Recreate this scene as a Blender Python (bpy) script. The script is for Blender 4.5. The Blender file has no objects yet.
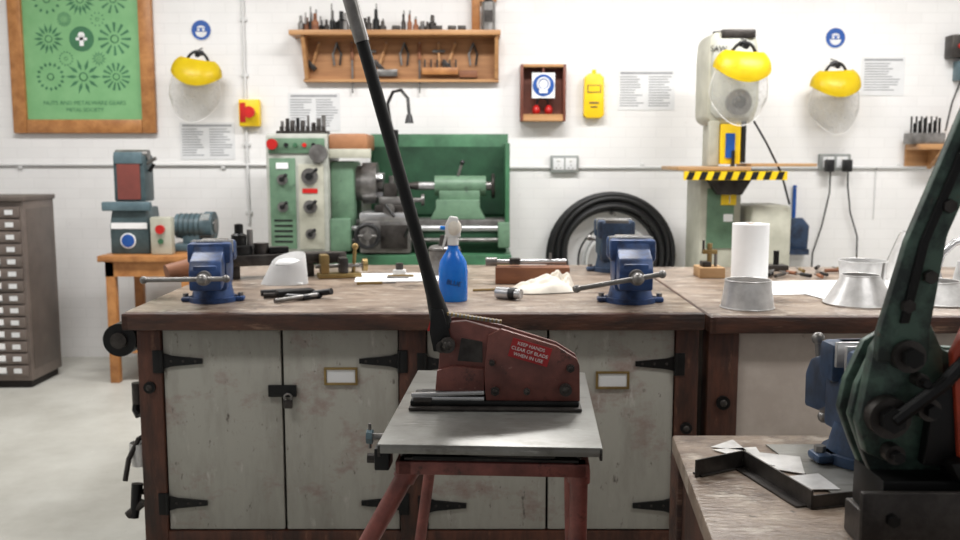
import bpy,bmesh,math,random
from mathutils import Vector,Matrix,Euler,noise
random.seed(7)
S=bpy.context.scene
S.view_settings.view_transform='Standard'
pi=math.pi
def lin(c):
    o=[]
    for v in c[:3]:
        v=v/255.
        o.append(v/12.92 if v<=.04045 else ((v+.055)/1.055)**2.4)
    return (*o,1)
def mat(name,col,rough=.5,metal=0,col2=None,scale=6,bump=0,bscale=60,lo=.35,hi=.65,stretch=(1,1,1),alpha=1,detail=6,stains=()):
    m=bpy.data.materials.new(name);m.use_nodes=True
    nt=m.node_tree;N=nt.nodes;L=nt.links
    p=N['Principled BSDF']
    p.inputs['Base Color'].default_value=lin(col);p.inputs['Roughness'].default_value=rough;p.inputs['Metallic'].default_value=metal
    if alpha<1:p.inputs['Alpha'].default_value=alpha
    tc=N.new('ShaderNodeTexCoord');mp=N.new('ShaderNodeMapping');mp.inputs['Scale'].default_value=stretch
    L.new(tc.outputs['Object'],mp.inputs['Vector'])
    if col2 is None: col2=tuple(min(255,c*.86) for c in col)
    n=N.new('ShaderNodeTexNoise');n.inputs['Scale'].default_value=scale;n.inputs['Detail'].default_value=detail;n.inputs['Roughness'].default_value=.65
    L.new(mp.outputs['Vector'],n.inputs['Vector'])
    r=N.new('ShaderNodeValToRGB');r.color_ramp.elements[0].position=lo;r.color_ramp.elements[1].position=hi
    r.color_ramp.elements[0].color=lin(col2);r.color_ramp.elements[1].color=lin(col)
    L.new(n.outputs['Fac'],r.inputs['Fac']);out=r.outputs['Color']
    for k,(sc,ss,sl,sh,st) in enumerate(stains):
        mp2=N.new('ShaderNodeMapping');mp2.inputs['Scale'].default_value=st;mp2.inputs['Location'].default_value=(3.1*k+1.7,k*2.3,5.*k)
        L.new(tc.outputs['Object'],mp2.inputs['Vector'])
        n3=N.new('ShaderNodeTexNoise');n3.inputs['Scale'].default_value=ss;n3.inputs['Detail'].default_value=8;n3.inputs['Roughness'].default_value=.7
        L.new(mp2.outputs['Vector'],n3.inputs['Vector'])
        mr=N.new('ShaderNodeMapRange');mr.inputs['From Min'].default_value=sl;mr.inputs['From Max'].default_value=sh;L.new(n3.outputs['Fac'],mr.inputs['Value'])
        mx=N.new('ShaderNodeMix');mx.data_type='RGBA';L.new(mr.outputs['Result'],mx.inputs['Factor']);L.new(out,mx.inputs['A']);mx.inputs['B'].default_value=lin(sc);out=mx.outputs['Result']
    L.new(out,p.inputs['Base Color'])
    if bump:
        n2=N.new('ShaderNodeTexNoise');n2.inputs['Scale'].default_value=bscale;n2.inputs['Detail'].default_value=4
        L.new(mp.outputs['Vector'],n2.inputs['Vector'])
        b=N.new('ShaderNodeBump');b.inputs['Strength'].default_value=bump;b.inputs['Distance'].default_value=.01
        L.new(n2.outputs['Fac'],b.inputs['Height']);L.new(b.outputs['Normal'],p.inputs['Normal'])
    return m
class B:
    def __init__(s): s.bm=bmesh.new();s.mats=[]
    def mi(s,m):
        if m not in s.mats:s.mats.append(m)
        return s.mats.index(m)
    def add(s,t,m,M=None):
        if M is not None:bmesh.ops.transform(t,matrix=M,verts=t.verts)
        i=s.mi(m)
        for f in t.faces:f.material_index=i
        me=bpy.data.meshes.new('t');t.to_mesh(me);t.free();s.bm.from_mesh(me);bpy.data.meshes.remove(me)
    def box(s,c,sz,m,rot=(0,0,0),bev=0):
        t=bmesh.new();bmesh.ops.create_cube(t,size=1)
        bmesh.ops.scale(t,vec=sz,verts=t.verts)
        if bev:bmesh.ops.bevel(t,geom=list(t.edges),offset=min(bev,min(sz)*.45),segments=2,affect='EDGES',profile=.5)
        s.add(t,m,Matrix.Translation(c)@Euler(rot).to_matrix().to_4x4());return s
    def bb(s,x0,x1,y0,y1,z0,z1,m,bev=0):
        return s.box(((x0+x1)/2,(y0+y1)/2,(z0+z1)/2),(abs(x1-x0),abs(y1-y0),abs(z1-z0)),m,bev=bev)
    def cyl(s,p0,p1,r,m,r2=None,seg=20,caps=True):
        p0=Vector(p0);p1=Vector(p1);d=p1-p0
        t=bmesh.new();bmesh.ops.create_cone(t,cap_ends=caps,segments=seg,radius1=r,radius2=r if r2 is None else r2,depth=d.length)
        q=Vector((0,0,1)).rotation_difference(d)
        s.add(t,m,Matrix.Translation((p0+p1)/2)@q.to_matrix().to_4x4());return s
    def sph(s,c,r,m,sc=(1,1,1),seg=16,rot=(0,0,0)):
        t=bmesh.new();bmesh.ops.create_uvsphere(t,u_segments=seg,v_segments=max(6,seg//2),radius=r)
        bmesh.ops.scale(t,vec=sc,verts=t.verts)
        s.add(t,m,Matrix.Translation(c)@Euler(rot).to_matrix().to_4x4());return s
    def lathe(s,prof,m,c=(0,0,0),rot=(0,0,0),seg=28,sc=(1,1,1)):
        t=bmesh.new();rings=[]
        for r,z in prof:
            rings.append([t.verts.new((r*math.cos(2*pi*i/seg)*sc[0],r*math.sin(2*pi*i/seg)*sc[1],z)) for i in range(seg)])
        for a,b in zip(rings,rings[1:]):
            for i in range(seg):
                j=(i+1)%seg
                t.faces.new((a[i],a[j],b[j],b[i]))
        bmesh.ops.remove_doubles(t,verts=t.verts,dist=1e-6)
        s.add(t,m,Matrix.Translation(c)@Euler(rot).to_matrix().to_4x4());return s
    def tube(s,pts,r,m,seg=8,closed=False,caps=True):
        pts=[Vector(p) for p in pts];n=len(pts);t=bmesh.new();rings=[];up=None
        for i,p in enumerate(pts):
            if closed: d=(pts[(i+1)%n]-pts[i-1]).normalized()
            else: d=(pts[min(i+1,n-1)]-pts[max(i-1,0)]).normalized()
            if up is None:
                up=d.orthogonal().normalized()
            else:
                up=(up-d*up.dot(d)).normalized()
            w=d.cross(up);rr=r[i] if isinstance(r,(list,tuple)) else r
            rings.append([t.verts.new(p+(up*math.cos(2*pi*k/seg)+w*math.sin(2*pi*k/seg))*rr) for k in range(seg)])
        prs=list(zip(rings,rings[1:]))
        for a,b in prs:
            for k in range(seg):
                j=(k+1)%seg;t.faces.new((a[k],a[j],b[j],b[k]))
        if closed:
            a,b=rings[-1],rings[0]
            off=min(range(seg),key=lambda o:sum((a[k].co-b[(k+o)%seg].co).length for k in range(seg)))
            for k in range(seg):
                t.faces.new((a[k],a[(k+1)%seg],b[(k+1+off)%seg],b[(k+off)%seg]))
        elif caps:
            t.faces.new(rings[0][::-1]);t.faces.new(rings[-1])
        s.add(t,m);return s
    def ring(s,c,R,r,m,axis='y',seg=36,ts=8,sc=(1,1)):
        pts=[]
        for i in range(seg):
            a=2*pi*i/seg;u=math.cos(a)*R*sc[0];v=math.sin(a)*R*sc[1]
            o={'y':(u,0,v),'z':(u,v,0),'x':(0,u,v)}[axis]
            pts.append(Vector(c)+Vector(o))
        return s.tube(pts,r,m,seg=ts,closed=True)
    def poly(s,pts,d0,d1,m,plane='xz',bev=0,M=None):
        t=bmesh.new()
        f={'xz':lambda a,b,d:(a,d,b),'xy':lambda a,b,d:(a,b,d),'yz':lambda a,b,d:(d,a,b)}[plane]
        v0=[t.verts.new(f(a,b,d0)) for a,b in pts];v1=[t.verts.new(f(a,b,d1)) for a,b in pts]
        n=len(pts);t.faces.new(v0);t.faces.new(v1[::-1])
        for i in range(n):
            j=(i+1)%n;t.faces.new((v0[j],v0[i],v1[i],v1[j]))
        bmesh.ops.recalc_face_normals(t,faces=t.faces)
        if bev:bmesh.ops.bevel(t,geom=list(t.edges),offset=bev,segments=2,affect='EDGES',profile=.5)
        s.add(t,m,M);return s
    def grid(s,f,nu,nv,m,thick=0):
        t=bmesh.new();g=[[t.verts.new(f(i/nu,j/nv)) for j in range(nv+1)] for i in range(nu+1)]
        for i in range(nu):
            for j in range(nv):
                t.faces.new((g[i][j],g[i+1][j],g[i+1][j+1],g[i][j+1]))
        if thick: bmesh.ops.solidify(t,geom=list(t.faces),thickness=thick)
        s.add(t,m);return s
    def text(s,txt,size,c,m,rot=(pi/2,0,0),ext=.0006):
        cu=bpy.data.curves.new('t','FONT');cu.body=txt;cu.size=size;cu.align_x='CENTER';cu.align_y='CENTER';cu.extrude=ext
        o=bpy.data.objects.new('t',cu);S.collection.objects.link(o)
        bpy.context.view_layer.update()
        dg=bpy.context.evaluated_depsgraph_get();me=bpy.data.meshes.new_from_object(o.evaluated_get(dg))
        t=bmesh.new();t.from_mesh(me);bpy.data.objects.remove(o);bpy.data.meshes.remove(me)
        s.add(t,m,Matrix.Translation(c)@Euler(rot).to_matrix().to_4x4());return s
    def fin(s,name,org=(0,0,0),loc=None,rot=(0,0,0),scale=1):
        bm=s.bm
        bmesh.ops.translate(bm,vec=-Vector(org),verts=bm.verts)
        bmesh.ops.recalc_face_normals(bm,faces=bm.faces)
        for f in bm.faces:f.smooth=True
        for e in bm.edges:
            if len(e.link_faces)==2 and e.calc_face_angle(0)>.6:e.smooth=False
        me=bpy.data.meshes.new(name);bm.to_mesh(me);bm.free()
        for m in s.mats:me.materials.append(m)
        o=bpy.data.objects.new(name,me);S.collection.objects.link(o)
        o.location=org if loc is None else loc;o.rotation_euler=rot;o.scale=(scale,)*3
        return o

# ---------- materials
def wallmat():
    m=bpy.data.materials.new('painted_brick');m.use_nodes=True;nt=m.node_tree;N=nt.nodes;L=nt.links;p=N['Principled BSDF']
    p.inputs['Roughness'].default_value=.6
    tc=N.new('ShaderNodeTexCoord');sp=N.new('ShaderNodeSeparateXYZ');cb=N.new('ShaderNodeCombineXYZ')
    L.new(tc.outputs['Object'],sp.inputs[0])
    ad=N.new('ShaderNodeMath');L.new(sp.outputs[0],ad.inputs[0]);L.new(sp.outputs[1],ad.inputs[1])
    L.new(ad.outputs[0],cb.inputs[0]);L.new(sp.outputs[2],cb.inputs[1])
    b=N.new('ShaderNodeTexBrick');L.new(cb.outputs[0],b.inputs['Vector'])
    b.inputs['Scale'].default_value=1;b.inputs['Brick Width'].default_value=.225;b.inputs['Row Height'].default_value=.075
    b.inputs['Mortar Size'].default_value=.005;b.inputs['Mortar Smooth'].default_value=.9
    b.inputs['Color1'].default_value=lin((237,236,235));b.inputs['Color2'].default_value=lin((234,233,232));b.inputs['Mortar'].default_value=lin((229,228,227))
    n=N.new('ShaderNodeTexNoise');n.inputs['Scale'].default_value=1.6;n.inputs['Detail'].default_value=8;L.new(tc.outputs['Object'],n.inputs['Vector'])
    mx=N.new('ShaderNodeMix');mx.data_type='RGBA';mx.blend_type='MULTIPLY';mx.inputs['Factor'].default_value=.5
    r=N.new('ShaderNodeValToRGB');r.color_ramp.elements[0].position=.3;r.color_ramp.elements[0].color=(.82,.81,.81,1);r.color_ramp.elements[1].position=.55
    L.new(n.outputs['Fac'],r.inputs[0]);L.new(b.outputs['Color'],mx.inputs['A']);L.new(r.outputs[0],mx.inputs['B'])
    n2=N.new('ShaderNodeTexNoise');n2.inputs['Scale'].default_value=11;n2.inputs['Detail'].default_value=8;n2.inputs['Roughness'].default_value=.75;L.new(tc.outputs['Object'],n2.inputs['Vector'])
    mr=N.new('ShaderNodeMapRange');mr.inputs['From Min'].default_value=.64;mr.inputs['From Max'].default_value=.78;mr.inputs['To Max'].default_value=.5;L.new(n2.outputs['Fac'],mr.inputs['Value'])
    m3=N.new('ShaderNodeMix');m3.data_type='RGBA';L.new(mr.outputs['Result'],m3.inputs['Factor']);L.new(mx.outputs['Result'],m3.inputs['A']);m3.inputs['B'].default_value=lin((176,172,166))
    L.new(m3.outputs['Result'],p.inputs['Base Color'])
    bu=N.new('ShaderNodeBump');bu.inputs['Strength'].default_value=.18;bu.inputs['Distance'].default_value=.003;bu.invert=True
    L.new(b.outputs['Fac'],bu.inputs['Height']);L.new(bu.outputs['Normal'],p.inputs['Normal']);return m
M_wall=wallmat()
M_floor=mat('concrete_floor',(190,189,182),.45,col2=(168,166,158),scale=2.2,bump=.05,bscale=30,stains=[((128,123,113),5,.64,.8,(1,1,1)),((210,208,202),14,.66,.72,(1,1,1))])
M_ceil=mat('ceiling_paint',(225,225,222),.8)
M_top=mat('worn_bench_wood',(156,139,124),.33,col2=(102,84,71),scale=7,bump=.3,bscale=60,stretch=(.6,1.6,1),lo=.3,hi=.6,
  stains=[((60,45,37),6,.52,.70,(1,1,1)),((196,186,173),16,.54,.70,(.6,1,1)),((40,31,28),34,.61,.69,(1,1,1))])
M_rim=mat('dark_rim_wood',(86,52,38),.5,col2=(40,25,19),scale=9,bump=.35,stretch=(.4,2,2),stains=[((130,101,82),14,.58,.72,(.3,1,2))])
M_post=mat('dark_post_wood',(90,52,37),.5,col2=(44,27,20),scale=9,bump=.2,stretch=(2,2,.4),stains=[((128,90,68),16,.6,.75,(2,1,.5))])
M_door=mat('grey_door_paint',(166,164,155),.55,col2=(148,145,136),scale=5,bump=.15,bscale=25,stretch=(2.2,1,.5),lo=.3,hi=.55,
  stains=[((140,116,109),5,.54,.72,(1,1,1.4)),((84,76,70),24,.62,.70,(1.6,1,.6)),((188,185,178),9,.6,.7,(2,1,.6)),((60,52,48),60,.66,.70,(1,1,.5))])
M_panel=mat('cream_panel_paint',(204,194,184),.6,col2=(184,172,162),scale=5,stains=[((120,104,92),22,.64,.74,(1,1,.6))])
M_dark=mat('interior_dark',(26,20,17),.8)
M_blk=mat('black_iron',(28,28,29),.45,.5,col2=(18,18,18))
M_blkp=mat('black_plastic',(20,20,22),.4)
M_rub=mat('black_rubber',(22,22,24),.55)
M_steel=mat('steel',(146,144,142),.34,.65,col2=(102,99,96),scale=12)
M_bright=mat('bright_steel',(208,208,210),.25,.7,col2=(172,172,172))
M_dsteel=mat('dark_steel',(76,72,69),.42,.6,col2=(46,42,40),scale=14,bump=.1)
M_plate=mat('plate_steel',(142,142,138),.36,.5,col2=(118,116,111),scale=5,lo=.3,hi=.6,bump=.03,stains=[((88,84,78),18,.54,.72,(.4,1.4,1)),((172,172,168),40,.6,.7,(.2,2,1))])
M_galv=mat('galvanised',(222,221,220),.35,.3,col2=(184,183,182),scale=10)
M_blue=mat('vise_blue',(42,72,122),.42,.1,col2=(24,40,72),scale=14,lo=.38,hi=.58)
M_dblue=mat('vise_dark_blue',(52,74,104),.45,.1,col2=(28,38,56),scale=14)
M_red=mat('shear_red_paint',(122,72,64),.42,.15,col2=(90,54,49),scale=12,lo=.32,hi=.6,bump=.06,stains=[((54,40,37),18,.58,.7,(1,1,1)),((158,118,107),30,.64,.72,(1,1,1))])
M_redleg=mat('stand_red_paint',(142,80,72),.45,.1,col2=(100,56,50),scale=12,stains=[((60,40,36),20,.6,.72,(1,1,1))])
M_lab=mat('label_red',(176,34,38),.4)
M_white=mat('white_plastic',(232,231,229),.45,col2=(220,219,217))
M_paper=mat('paper',(224,225,226),.8,col2=(216,217,218))
M_sheetp=mat('bench_paper',(242,242,242),.8,col2=(234,234,234))
M_ink=mat('ink_grey',(162,164,168),.8)
M_cloth=mat('cloth',(234,228,216),.9,col2=(214,205,192),scale=10)
M_pine=mat('pine',(196,150,102),.5,col2=(162,116,74),scale=6,stretch=(.3,2,4))
M_pined=mat('pine_backboard',(178,130,86),.55,col2=(144,100,63),scale=6,stretch=(.3,2,4))
M_oak=mat('oak_frame',(186,130,76),.45,col2=(154,100,54),scale=7,stretch=(2,2,2))
M_green=mat('poster_green',(130,182,128),.5,col2=(118,172,118))
M_green2=mat('poster_dark_green',(66,124,86),.5)
M_mgreen=mat('lathe_green',(70,120,86),.42,.05,col2=(50,90,64),scale=5,stains=[((44,58,46),16,.6,.75,(1,1,1))])
M_mgreend=mat('lathe_dark_green',(48,88,62),.45,.05,col2=(32,62,44),scale=4)
M_mlight=mat('machine_mid_green',(108,140,114),.45,col2=(84,112,90),stains=[((66,74,66),18,.6,.74,(1,1,1))])
M_lgrey=mat('machine_light_grey',(186,188,180),.45,col2=(160,162,154),stains=[((110,106,98),18,.62,.75,(1,1,1))])
M_cream=mat('machine_cream',(190,189,174),.45,col2=(166,165,150),stains=[((120,114,100),18,.64,.76,(1,1,1))])
M_yel=mat('safety_yellow',(246,208,28),.4,col2=(236,196,20))
M_yelc=mat('visor_yellow',(248,224,40),.35,col2=(240,212,28))
M_redb=mat('button_red',(206,34,30),.35)
M_sblue=mat('sign_blue',(28,86,170),.45)
M_orange=mat('orange_paint',(186,70,44),.45,col2=(130,50,36),scale=10)
M_clear=mat('clear_visor',(206,206,202),.12,alpha=.30)
M_teal=mat('grey_teal_paint',(72,90,94),.45,col2=(50,66,70),scale=8)
M_tealb=mat('grey_blue_paint',(98,120,128),.45,col2=(70,90,98))
M_brownr=mat('red_brown_belt',(128,64,56),.7)
M_cab=mat('cabinet_paint',(118,106,99),.5,.1,col2=(98,88,82))
M_cab2=mat('cabinet_edge',(100,90,84),.5,.1)
M_brass=mat('brass',(158,134,84),.4,.6,col2=(118,98,62))
M_liq=mat('blue_liquid_plastic',(28,130,228),.25,col2=(18,110,214),scale=8)
M_fgreen=mat('press_green_paint',(74,98,86),.42,.15,col2=(34,44,42),scale=12,lo=.42,hi=.6,bump=.08,stains=[((110,84,70),20,.64,.74,(1,1,1))])
M_block=mat('wood_block',(146,94,62),.6,col2=(106,64,42),scale=7,stretch=(.4,2,2))
M_ply=mat('plywood',(186,150,108),.55,col2=(162,126,86),stretch=(.4,2,2))
M_conduit=mat('white_conduit',(214,214,213),.5,col2=(206,206,206))
M_gmet=mat('grey_socket_metal',(158,162,160),.4,.3)
M_brown=mat('guard_brown',(168,118,82),.5,col2=(140,94,62))
M_box=mat('stained_wood',(124,68,52),.5,col2=(96,52,39),scale=6)

# ---------- room
WY=6.96
B().bb(-4.7,4.7,WY,WY+.12,0,3.5,M_wall).fin('wall_back',(0,WY+.06,0))
B().bb(-4.82,-4.7,-1.5,WY+.12,0,3.5,M_wall).fin('wall_left',(-4.76,3,0))
B().bb(4.7,4.82,-1.5,WY+.12,0,3.5,M_wall).fin('wall_right',(4.76,3,0))
B().bb(-4.82,4.82,-1.5,WY+.12,-.1,0,M_floor).fin('floor',(0,3,0))
B().bb(-4.82,4.82,-1.5,WY+.12,3.5,3.6,M_ceil).fin('ceiling',(0,3,3.5))
b=B();b.cyl((-4.69,WY-.014,1.45),(-1.4,WY-.014,1.45),.011,M_conduit,seg=12);b.cyl((.2,WY-.014,1.43),(4.69,WY-.014,1.43),.011,M_conduit,seg=12)
for x in [-4.2,-3.4,-2.6,-1.9,1.2,2.3,3.1,4.0]:b.box((x,WY-.01,1.44),(.03,.02,.04),M_conduit,bev=.003)
b.fin('trim_1',(0,WY-.02,1.45))
b=B();b.cyl((-1.72,WY-.014,1.02),(-1.72,WY-.014,3.49),.011,M_conduit,seg=12)
for z in [1.1,1.6,2.1,2.5,3.0]:b.box((-1.72,WY-.01,z),(.05,.02,.025),M_conduit,bev=.003)
b.fin('trim_2',(-1.72,WY-.02,2))

# ---------- workbenches
def hinge(b,x,z,d,yf):
    b.box((x-d*.022,yf-.011,z),(.028,.01,.085),M_blk,bev=.002)
    b.poly([(x-d*.005,z-.03),(x-d*.005,z+.03),(x+d*.03,z+.020),(x+d*.145,z+.009),(x+d*.145,z-.009),(x+d*.03,z-.020)],yf+.004,yf-.006,M_blk)
    b.cyl((x-d*.004,yf-.01,z-.042),(x-d*.004,yf-.01,z+.042),.007,M_blk,seg=10)
    for k in (.03,.075,.12):b.sph((x+d*k,yf-.007,z),.005,M_dsteel,(1,.5,1),8)
def holder(b,x,z,yf):
    b.box((x,yf-.002,z),(.105,.006,.05),M_paper)
    for dz in(-.029,.029):b.box((x,yf-.005,z+dz),(.125,.01,.009),M_brass,bev=.002)
    for dx in(-.058,.058):b.box((x+dx,yf-.005,z),(.009,.01,.06),M_brass,bev=.002)
b=B();y0=3.40
b.bb(-1.297,.812,3.355,4.86,.90,.944,M_top,bev=.006)
b.bb(-1.302,.816,3.335,3.37,.878,.941,M_rim,bev=.008)
b.bb(-1.302,-1.27,3.335,4.86,.878,.940,M_rim,bev=.008)
b.bb(-1.27,.80,3.385,4.83,.872,.899,M_rim)
b.bb(-1.23,.78,3.43,4.80,.06,.872,M_dark)
for x0,x1 in((-1.268,-1.18),(-.30,-.20),(.725,.81)):
    for ya,yb in((3.39,3.48),(4.74,4.83)):b.bb(x0,x1,ya,yb,0,.874,M_post,bev=.005)
b.bb(-1.185,.73,3.395,3.44,.02,.095,M_post,bev=.004)
for x0,x1 in((-1.178,-.738),(-.733,-.302),(-.198,.250),(.255,.723)):
    b.bb(x0+.002,x1-.002,3.402,3.43,.1,.868,M_door,bev=.004)
b.bb(-1.252,-1.24,3.48,4.74,.06,.87,M_door);b.bb(.79,.80,3.48,4.74,.06,.87,M_door)
b.bb(-1.185,.73,4.80,4.82,.06,.87,M_door)
for z in(.752,.205):
    hinge(b,-1.175,z,1,3.40);hinge(b,-.303,z-(.0),-1,3.40);hinge(b,.722,z-.01,-1,3.40)
    hinge(b,-.197,z-.01,1,3.40)
holder(b,-.517,.695,3.402);holder(b,.493,.68,3.402)
b.box((-.735,3.393,.64),(.105,.012,.045),M_blk,bev=.003)
b.ring((-.712,3.38,.618),.014,.004,M_steel,seg=16);b.box((-.712,3.378,.594),(.034,.016,.032),M_dsteel,bev=.004)
for x,z in((-1.225,.655),(-.25,.56),(.768,.5)):
    b.cyl((x,3.392,z),(x,3.378,z),.022,M_blk,seg=16);b.sph((x,3.378,z),.012,M_dsteel,(1,.6,1),10)
b.fin('workbench',(-.24,4.1,0))
b=B()
b.bb(.838,3.6,3.345,4.86,.89,.934,M_top,bev=.006)
b.bb(.832,3.6,3.325,3.36,.868,.931,M_rim,bev=.008)
b.bb(.832,.86,3.325,4.86,.868,.930,M_rim,bev=.006)
b.bb(.85,3.58,3.375,4.83,.862,.889,M_rim)
b.bb(.88,3.56,3.42,4.80,.06,.862,M_dark)
for x0,x1 in((.842,.955),(2.2,2.3),(3.48,3.58)):
    for ya,yb in((3.38,3.48),(4.74,4.83)):b.bb(x0,x1,ya,yb,0,.864,M_post,bev=.005)
for x0,x1 in((.957,1.59),(1.594,2.198),(2.302,2.89),(2.894,3.478)):b.bb(x0,x1,3.395,3.42,.1,.86,M_panel,bev=.003)
b.bb(.95,3.48,3.39,3.43,.02,.095,M_post)
b.bb(.86,.87,3.48,4.74,.06,.86,M_panel);b.bb(.95,3.48,4.80,4.82,.06,.86,M_panel)
b.cyl((.90,3.382,.60),(.90,3.366,.60),.026,M_blk,seg=18);b.sph((.90,3.366,.6),.014,M_dsteel,(1,.6,1),10)
b.fin('workbench',(2.2,4.1,0))

# ---------- bench vise
def vise(mb,hang=0.0,o=.06,L=.14):
    b=B()
    b.cyl((0,0,0),(0,0,.018),.088,mb,seg=32)
    for a in(0,pi):
        b.box((math.cos(a)*.085,0,.009),(.06,.05,.018),mb,bev=.008);b.cyl((math.cos(a)*.1,0,.018),(math.cos(a)*.1,0,.03),.011,M_steel,seg=6)
    b.cyl((0,0,.018),(0,0,.07),.078,mb,r2=.066,seg=28)
    b.poly([(-.07,.05),(.075,.05),(.105,.12),(.105,.215),(.06,.222),(.045,.16),(-.07,.155)],-.062,.062,mb,'yz',bev=.008)
    b.bb(-.078,.078,.035,.1,.145,.222,mb,bev=.012)
    b.box((0,.078,.216),(.1,.05,.02),M_steel,bev=.006)
    b.bb(-.042,.042,-.17,.08,.075,.15,mb,bev=.008)
    b.poly([(-.17,.06),(-.11,.065),(-.02,.11),(-.012,.222),(-.06,.222),(-.085,.19),(-.15,.165),(-.172,.13)],-.056,.056,mb,'yz',bev=.008)
    b.bb(-.078,.078,-.07,-.012,.145,.222,mb,bev=.012)
    b.bb(-.074,.074,-.012,-.002,.178,.226,M_bright,bev=.002);b.bb(-.074,.074,.026,.036,.178,.226,M_bright,bev=.002)
    b.cyl((0,-.165,.108),(0,-.195,.108),.026,M_steel,seg=20);b.cyl((0,-.195,.108),(0,-.225,.108),.019,M_steel,seg=20);b.sph((0,-.225,.108),.02,M_steel)
    ca,sa=math.cos(hang),math.sin(hang)
    p0=(-ca*(L+o),-.21,.108-sa*(L+o));p1=(ca*(L-o),-.21,.108+sa*(L-o))
    b.cyl(p0,p1,.0085,M_steel,seg=12);b.sph(p0,.014,M_steel,seg=12);b.sph(p1,.014,M_steel,seg=12)
    return b
vise(M_blue,0.0).fin('bench_vise',loc=(-1.045,3.62,.9445),rot=(0,0,.12),scale=1.05)
vise(M_blue,.18).fin('bench_vise',loc=(.585,3.60,.9445),rot=(0,0,-.05),scale=1.12)
vise(M_dblue,.2).fin('bench_vise',loc=(.66,4.6,.9445),rot=(0,0,pi),scale=1.15)

# ---------- shear stand
b=B()
w,d=.256,.375
b.bb(-w,w,-d,d,-.008,0,M_plate,bev=.002)
b.bb(-w,w,-d,-d+.006,-.022,-.004,M_plate,bev=.001)
b.bb(-w,-w+.006,-d,d,-.03,-.004,M_dsteel)
b.bb(w-.006,w,-d,d,-.03,-.004,M_dsteel)
for yy in(-d+.05,d-.07):
    b.bb(-.215,.225,yy-.02,yy+.02,-.082,-.050,M_redleg,bev=.004)
for xx in(-.20,.21):
    b.bb(xx-.02,xx+.02,-d+.03,d-.05,-.082,-.050,M_redleg,bev=.004)
b.bb(-.20,.205,-d+.04,d-.08,-.055,-.044,M_dsteel);b.box((-.02,-d+.07,-.04),(.32,.06,.006),M_blk,rot=(.1,0,.02));b.box((.05,-d+.06,-.034),(.2,.04,.006),M_dsteel,rot=(.1,0,-.04))
for xx in(-.2,.2):
    for yy in(-.3,.28):b.cyl((xx,yy,-.05),(xx,yy,-.005),.014,M_dsteel,seg=10)
legs=[((-.187,-.315,-.07),(-.62,-.42,-.848),.022),((.207,-.315,-.07),(.200,-.33,-.848),.021),((-.18,.27,-.07),(-.29,.30,-.848),.017),((.207,.25,-.07),(.225,.27,-.848),.02)]
for p,q,r in legs:
    b.cyl(p,q,r,M_redleg,seg=16);b.cyl(q,(q[0],q[1],-.85),.03,M_blk,seg=16)
    v=Vector(p);b.cyl(p,v.lerp(Vector(q),.04),r+.005,M_redleg,seg=16)
LP=lambda i,t:Vector(legs[i][0]).lerp(Vector(legs[i][1]),t)
b.cyl(LP(0,.6),LP(2,.6),.012,M_redleg);b.cyl(LP(1,.6),LP(3,.6),.012,M_redleg)
b.bb(-.265,-.23,-.37,-.31,-.065,-.012,M_blk,bev=.004)
b.cyl((-.295,-.28,-.012),(-.245,-.28,-.012),.009,M_steel,seg=12);b.cyl((-.297,-.28,-.012),(-.283,-.28,-.012),.018,M_tealb,seg=8)
b.cyl((-.29,-.28,-.04),(-.29,-.28,.02),.004,M_steel,seg=8)
b.cyl((-.285,-.34,-.045),(-.245,-.34,-.045),.012,M_dsteel,seg=8)
b.fin('shear_stand',loc=(.0425,2.43,.851),rot=(0,0,-.058))
# ---------- bench shear
b=B()
b.bb(-.235,.212,-.06,.06,0,.010,M_dsteel,bev=.003)
b.bb(-.232,.205,-.045,.045,.010,.024,M_blk,bev=.003)
b.bb(-.228,-.04,-.04,.01,.022,.033,M_bright,bev=.002)
b.box((-.135,-.03,.040),(.19,.016,.010),M_bright,rot=(0,-.04,0),bev=.002)
full=[(-.168,.036),(-.157,.15),(-.128,.232),(-.10,.236),(.0,.214),(.147,.168),(.198,.136),(.206,.118),(.208,.022),(-.168,.022)]
b.poly(full,.018,.032,M_red,bev=.002)
arm=[(-.164,.042),(-.157,.15),(-.128,.225),(-.09,.228),(.0,.205),(.14,.16),(.19,.125),(.19,.07),(.05,.055),(-.03,.05)]
b.poly(arm,-.016,.014,M_red,bev=.003)
front=[(-.036,.022),(-.040,.098),(-.03,.195),(.004,.212),(.147,.168),(.198,.136),(.206,.118),(.208,.022)]
b.poly(front,-.036,-.020,M_red,bev=.003)
b.poly([(-.168,.046),(-.163,.10),(-.12,.112),(-.04,.105),(-.04,.046)],-.028,-.016,M_red,bev=.002)
b.poly([(-.11,.125),(-.10,.185),(-.045,.175),(-.045,.12)],-.020,-.0155,M_dsteel)
b.box((.078,-.0375,.152),(.105,.002,.05),M_lab,rot=(0,.28,0))
for k,t in enumerate(('KEEP HANDS','CLEAR OF BLADE','WHEN IN USE')):
    b.text(t,.0125,(.081-.004*k,-.0392,.166-.014*k),M_white,rot=(pi/2,.28,0),ext=.0003)
for x,z,r in((.17,.055,.016),(.182,.112,.011),(-.012,.05,.012),(-.135,.17,.02),(-.02,.125,.008),(.07,.05,.009)):
    b.cyl((x,-.03,z),(x,-.05,z),r,M_dsteel,seg=6 if r<.015 else 20);b.sph((x,-.05,z),r*.6,M_dsteel,(1,.5,1),10)
b.box((-.07,-.005,.236),(.15,.018,.008),M_steel,rot=(0,.15,0),bev=.001)
for i in range(14):
    b.box((-.135+i*.0105,-.005,.247-i*.0016),(.005,.02,.008),M_brass,rot=(0,.15,0))
b.cyl((-.15,-.05,.165),(-.15,.045,.165),.014,M_dsteel,seg=16)
for sy in(-.028,.02):
    b.poly([(-.172,.150),(-.13,.150),(-.128,.19),(-.148,.26),(-.178,.262),(-.182,.20)],sy,sy+.01,M_blk,bev=.002)
sl=-.275
def hp(z):return(-.150+sl*(z-.2125),0,z)
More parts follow.
